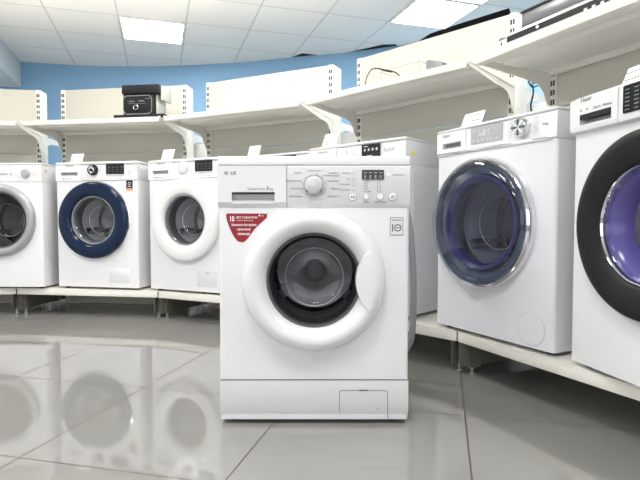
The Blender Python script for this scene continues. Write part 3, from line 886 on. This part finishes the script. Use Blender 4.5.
# black ring machine, right edge
def black_machine():
    W, D, H = .6, .43, MH
    r = wm_root(M5o, 79, W, D, MZ, 'white washing machine with a wide black door ring, cut off at the right edge')
    dc = (.312, .455); zc = .758
    body(r, W, D, H, zc, dc, .172, W_PAINT, lid=.004, front_bev=.006)
    b = BM(); prism(b, [(-.020, zc - .002), (-.016, zc - .014), (.0, zc - .02), (.021, zc - .02), (.021, H - .001), (.012, H - .001), (-.020 + .006, H - .006)], .2015, W, axis='x')
    pf = [(-.020, zc - .002), (-.016, zc - .014), (.0, zc - .02), (.0, zc + .0005), (.021, zc + .0005), (.021, H - .001), (-.008, H - .001), (-.016, H - .006)]
    b.free(); b = BM(); prism(b, pf, .2015, W, axis='x'); obj('control_panel', b, W_PLAST, r)
    b = BM(); recessed(b, 0, .1995, zc + .001, H - .006, .044, .176, .760, .792, -.020, .021, .026, 0, 1)
    prism(b, [(-.020, zc + .001), (-.020, zc - .002), (-.016, zc - .014), (0, zc - .02), (0, zc + .001)], 0, .1995, axis='x')
    d = obj('detergent_drawer', b, [W_PLAST, LTG], r)
    b = BM(); box(b, .046, .174, -.0205, .004, .777, .7925); obj('finger_grip', b, BLACK, d)
    b = BM(); text(b, 'Haier', .021, .049, -.0206, .830, bold=.0001); text(b, 'Direct', .012, .103, -.0206, .800); text(b, 'Motion', .012, .143, -.0206, .800)
    for x in (.05, .078): prism(b, circ(x, .806, .0035, 0, 2 * PI, 14), -.0208, -.0202)
    obj('lettering', b, INK, r)
    b = BM(); prism(b, rrect(.222, .57, .762, .838, .004), -.0225, -.0195); ds = obj('display', b, LCD, r)
    b = BM()
    for i in range(6):
        for j in range(10): box(b, .23 + j * .032, .245 + j * .032, -.0232, -.0224, .770 + i * .011, .7725 + i * .011)
    obj('digits', b, INK, ds)
    cx, cz = dc; R = .258
    b = BM(); lathe(b, [(R, 0), (R + .001, -.020), (R - .004, -.034), (R - .014, -.040), (R - .03, -.040), (.175, -.028), (.162, -.020), (.160, .004), (.2, .006), (R, 0)], cx, cz, 96); dr = obj('door', b, BLACK_M, r, ang=60)
    b = BM(); lathe(b, [(.165, -.0235), (.161, -.027), (.157, -.022), (.156, -.01)], cx, cz, 72); obj('glass_rim', b, CHROME, dr)
    b = BM(); lathe(b, [(.158, -.014), (.150, -.010), (.134, .004), (.118, .05)], cx, cz, 72); obj('inner_ring', b, VIOLET, dr)
    bowl(dr, cx, cz, .156, -.020, .12, G_MID, .62)
    drum(r, cx, cz, .172)
black_machine()

# two machines mostly hidden behind the front one
def plain(origin, ang, W, label, part, brand):
    D, H = (.43 if part else .36), MH
    r = wm_root(origin, ang, W, D, MZ, label)
    dc = (W / 2, .462); zc = .722
    body(r, W, D, H, zc, dc, .158, W_PAINT2, lid=.014)
    b = BM(); prism(b, [(-.004, zc + .006), (.0, zc + .001), (.021, zc + .001), (.021, H - .0145), (.006, H - .0145), (.0, H - .022)], .198, W, axis='x'); obj('control_panel', b, W_PLAST, r)
    b = BM(); recessed(b, 0, .196, zc + .001, H - .015, .040, .166, .755, .777, -.004, .021, .020, 0, 1); d = obj('detergent_drawer', b, [W_PLAST, LTG], r)
    b = BM(); text(b, brand, .0145, .07, -.0046, .815); obj('brand_lettering', b, INK, r)
    b = BM(); lathe(b, [(.034, 0), (.034, -.014), (.029, -.020), (0, -.020)], .285, .785, 36, y0=-.004); k = obj('program_dial', b, W_PLAST, r)
    b = BM(); box(b, .283, .287, -.026, -.0235, .795, .812); obj('dial_mark', b, MIDG, k)
    b = BM(); prism(b, rrect(.365, .478, .765, .832, .003), -.0064, -.0038); ds = obj('display', b, LCD, r)
    b = BM()
    for i in range(4): box(b, .38 + i * .024, .39 + i * .024, -.007, -.006, .80, .812)
    box(b, .378, .405, -.007, -.006, .820, .824); box(b, .40, .43, -.007, -.006, .776, .779); obj('digits', b, LTG, ds)
    if part:
        for x, rr in ((.505, .009), (.53, .006), (.55, .006)):
            q = BM(); lathe(q, [(rr, 0), (rr, -.002), (rr * .8, -.003), (0, -.0032)], x, .80, 20, y0=-.004); obj('button', q, LTG, r)
    cx, cz = dc
    b = BM(); R = .25
    lathe(b, [(R, 0), (R + .001, -.014), (R - .004, -.03), (R - .03, -.046), (.175, -.042), (.160, -.03), (.152, -.014), (.150, .004), (R, 0)], cx, cz, 80); dr = obj('door', b, W_PLAST, r, ang=60)
    bowl(dr, cx, cz, .150, -.012, .10, G_MID, .6)
    drum(r, cx, cz, .158)
    if part:
        b = BM(); box(b, W, W + .0008, .045, .075, .765, .785); obj('yellow_sticker', b, YELLOW, r)
        b = BM(); pts = rrect(.06, .37, .10, .70, .03); prism(b, pts, W - .001, W + .003, axis='x', bev=.002); obj('side_panel', b, W_PAINT2, r)
    return r
plain(M6o, 43.6, .62, 'white washing machine behind the front one, yellow sticker on its bare right side', True, 'SAMSUNG')
a7 = 33; M7o = (-.030 - .6 * math.cos(math.radians(a7)), 2.862 + .6 * math.sin(math.radians(a7)))
plain(M7o, a7, .6, 'white washing machine almost hidden behind the front one, only its top edge and display showing', False, 'SAMSUNG')

# price cards
ZT = MZ + MH + .0005
price_card(M2o, 11.2, .085, ZT, 'price card with orange print on the blue-door washing machine', w=.09, h=.066, lean=22)
price_card(M3o, 24.6, .075, ZT, 'price card with orange print on the washing machine left of the front one', w=.095, h=.078, lean=22)
price_card(M7o, a7, .085, ZT, 'price card peeking above the left of the front machine top', w=.09, h=.072, lean=22)
price_card(M6o, 43.6, .060, ZT, 'price card with orange print above the middle of the front machine, on the machine behind', w=.10, h=.080, lean=22)
price_card(M4o, 62.4, .105, ZT, 'white price card on the chrome-door washing machine', w=.115, h=.066, lean=24, kind=1)
price_card(M5o, 79, .150, ZT, 'large white price card on the black-door washing machine, cut off at the right', w=.17, h=.066, lean=24, kind=0)

# ------------------------------------------------------------------ things on the shelves
def on_bay(J, a, x, y, z=HS + .0006):
    p = J + dv(a) * x + nv(a) * y
    return (p.x, p.y, z)
# black board and the appliance on it
b = BM(); box(b, 0, .355, -.05, .23, 0, .021, .002)
o = obj('display_board', b, BLACK_M); o.location = on_bay(J0, aB, .687, .13); o.rotation_euler.z = -math.radians(aB)
tag(o, 'thin black board lying on the shelf under the black appliance', 'board')
r = empty('kitchen_appliance', on_bay(J0, aB, .734, .115, HS + .022), -math.radians(aB), 'black box-shaped appliance with chrome-outlined front and round dial, on the left shelf', 'appliance')
b = BM(); box(b, 0, .262, -.01, .16, .142, .200, .002); obj('lid', b, BLACK_M, r)
b = BM(); box(b, .004, .225, .0, .15, 0, .1415, .004); obj('housing', b, BLACK_M, r)
b = BM(); box(b, .2255, .243, .02, .14, .0, .1415, .006); box(b, .2625, .280, .02, .15, .10, .195, .003); obj('side_cover', b, ACRYL, r)
b = BM(); o_, i_ = rrect(.006, .214, .006, .132, .03), rrect(.012, .208, .012, .126, .026)
for k in range(len(o_)):
    k2 = (k + 1) % len(o_); prism(b, [o_[k], o_[k2], i_[k2], i_[k]], -.006, .0005)
obj('chrome_outline', b, CHROME, r)
b = BM(); lathe(b, [(.020, 0), (.020, -.012), (.017, -.015), (.013, -.013)], .100, .050, 32); obj('dial_ring', b, CHROME, r)
b = BM(); lathe(b, [(.013, 0), (.013, -.012), (0, -.013)], .100, .050, 24); obj('dial', b, BLACK, r)
b = BM(); box(b, .045, .085, -.002, 0, .090, .096); box(b, .115, .155, -.002, 0, .092, .098); box(b, .165, .20, -.002, 0, .108, .111); box(b, .04, .17, -.0015, 0, .078, .080); obj('button', b, INK, r)

# cable loop, wire rack and little wedge on the right-centre shelf
def bay_root(name, J, a, x, y, label, cat, z=HS + .0006):
    return empty(name, on_bay(J, a, x, y, z), -math.radians(a), label, cat)
b = BM()
tube(b, smooth_path([(0, 0, .010), (.010, .0, .045), (.035, .0, .072), (.065, 0, .086), (.10, .01, .083), (.14, .02, .072), (.19, .03, .058), (.225, .035, .045)], 6), .0035)
tube(b, smooth_path([(.075, .0, .086), (.11, .005, .079), (.15, .015, .064), (.20, .03, .050)], 5), .003)
tube(b, smooth_path([(.225, .035, .045), (.25, .05, .02), (.22, .08, .004), (.10, .09, .004), (0, 0, .010)], 6), .0035)
o = obj('cable_coil', b, CABLE); o.scale = (.76, .76, .92); o.location = on_bay(J2, aD, .425, .10); o.rotation_euler.z = -math.radians(aD)
tag(o, 'loose loop of black cable lying on the shelf right of centre', 'cable')
b = BM()
for z in (.004, .082):
    tube(b, [(0, 0, z), (.24, 0, z + .004)], .0022); tube(b, [(0, .14, z), (.24, .14, z + .004)], .0022)
    tube(b, [(0, 0, z), (0, .14, z)], .0022); tube(b, [(.24, 0, z + .004), (.24, .14, z + .004)], .0022)
for x, y in ((0, 0), (.24, 0), (0, .14), (.24, .14)): tube(b, [(x, y, .002), (x, y, .086)], .0022)
for k in range(1, 6): tube(b, [(.04 * k, 0, .006), (.04 * k, .14, .006)], .0014)
o = obj('wire_tray', b, MIDG); o.location = on_bay(J2, aD, .455, .18); o.rotation_euler.z = -math.radians(aD)
tag(o, 'thin grey wire tray standing on the shelf beside the black cable', 'wire tray')
b = BM(); prism(b, [(0, 0), (0, .068), (.02, .068), (.085, .046), (.085, 0)], 0, .12, bev=.002)
o = obj('plastic_holder', b, HOODG); o.location = on_bay(J2, aD, .755, .15); o.rotation_euler.z = -math.radians(aD)
tag(o, 'small grey wedge-shaped holder on the shelf, right of the wire tray', 'holder')

# slim white hood at the shelf front, grey hoods behind
r = bay_root('cooker_hood', J3, aE, .115, .088, 'slim white cooker hood with a black front strip, at the front of the nearest shelf', 'cooker hood')
b = BM(); box(b, .0, .62, 0, .20, 0, .046, .003); obj('housing', b, W_PLAST, r)
b = BM(); box(b, .052, .50, -.002, .001, .012, .034); obj('control_strip', b, BLACK, r)
b = BM(); lathe(b, [(.006, 0), (.006, -.003), (0, -.0035)], .200, .023, 20, y0=-.002); obj('button', b, W_PLAST, r)
for k, x in enumerate((.39, .42, .45)):
    b = BM(); box(b, x, x + .012, -.004, -.0015, .006, .018); obj('button', b, W_PLAST, r)
b = BM(); text(b, 'elikor', .016, .008, -.0006, .030); box(b, .018, .024, -.0008, .0, .010, .022); obj('lettering', b, INKD, r)
def grey_hood(x, y, z, L, Dp, h, label):
    r = bay_root('cooker_hood', J3, aE, x, y, label, 'cooker hood', z)
    b = BM(); box(b, 0, L, 0, Dp, .010, h - .010, .004); obj('housing', b, HOODG, r)
    b = BM(); box(b, -.003, L + .003, -.004, Dp, 0, .0095, .001); obj('lower_edge', b, BLACK, r)
    b = BM(); box(b, -.003, L + .003, -.004, Dp, h - .0095, h, .001); obj('upper_edge', b, BLACK, r)
r = bay_root('cardboard_box', J3, aE, .02, .29, 'flat white carton under the stacked grey hoods on the nearest shelf', 'box')
b = BM(); box(b, 0, .62, 0, .19, 0, .130, .003); obj('carton', b, PAPER, r)
b = BM()
for k in range(9): box(b, .03 + k * .06, .055 + k * .06, -.001, .0, .075 + .01 * (k % 2), .092)
obj('printing', b, MIDG, r)
grey_hood(.045, .285, HS + .132, .62, .20, .075, 'dark grey cooker hood with black edges, lower of the two stacked on the nearest shelf')
grey_hood(.16, .295, HS + .2085, .60, .19, .065, 'dark grey cooker hood, topmost of the stack, cut off by the photo top')

# cable hanging between the last two bays
c = J3 + nv(52.5) * .615
b = BM()
def cp(u, v, z): p = J3 + nv(54) * (.575 + v) + dv(54) * u; return (p.x, p.y, z)
tube(b, smooth_path([cp(-.035, 0, 1.36), cp(-.047, -.01, 1.33), cp(-.040, -.012, 1.30), cp(-.026, -.01, 1.29), cp(-.022, -.01, 1.25), cp(-.034, -.01, 1.20), cp(-.030, -.01, 1.17), cp(-.024, -.01, 1.13)], 6), .0045)
tube(b, smooth_path([cp(-.040, -.014, 1.345), cp(-.020, -.016, 1.30), cp(.012, -.014, 1.305), cp(.035, 0, 1.33)], 6), .003)
tube(b, smooth_path([cp(-.046, -.014, 1.335), cp(-.030, -.016, 1.285), cp(.005, -.014, 1.285), cp(.04, 0, 1.315)], 6), .003)
box(b, 0, .001, 0, .001, 0, .001) if False else None
o = obj('hanging_cable', b, CABLE)
tag(o, 'black cable hanging in the gap between the shelves above the chrome-door washing machine', 'cable')

# ------------------------------------------------------------------ light, world, camera
w = bpy.data.worlds.new('world'); SC.world = w; w.use_nodes = True
bg = w.node_tree.nodes['Background']; bg.inputs[0].default_value = (.97, .985, 1, 1); bg.inputs[1].default_value = 1.7

cam = bpy.data.cameras.new('camera'); co = bpy.data.objects.new('camera', cam); COL.objects.link(co)
cam.sensor_width = 36; cam.lens = 515.18 / 640 * 36; cam.clip_start = .05
co.location = (0, 0, .6551); co.rotation_euler = (PI / 2 - .0417, 0, 0)
SC.camera = co
SC.view_settings.view_transform = 'Standard'; SC.view_settings.look = 'None'
SC.view_settings.gamma = 1; SC.view_settings.use_curve_mapping = False
SC.view_settings.exposure = 0.32
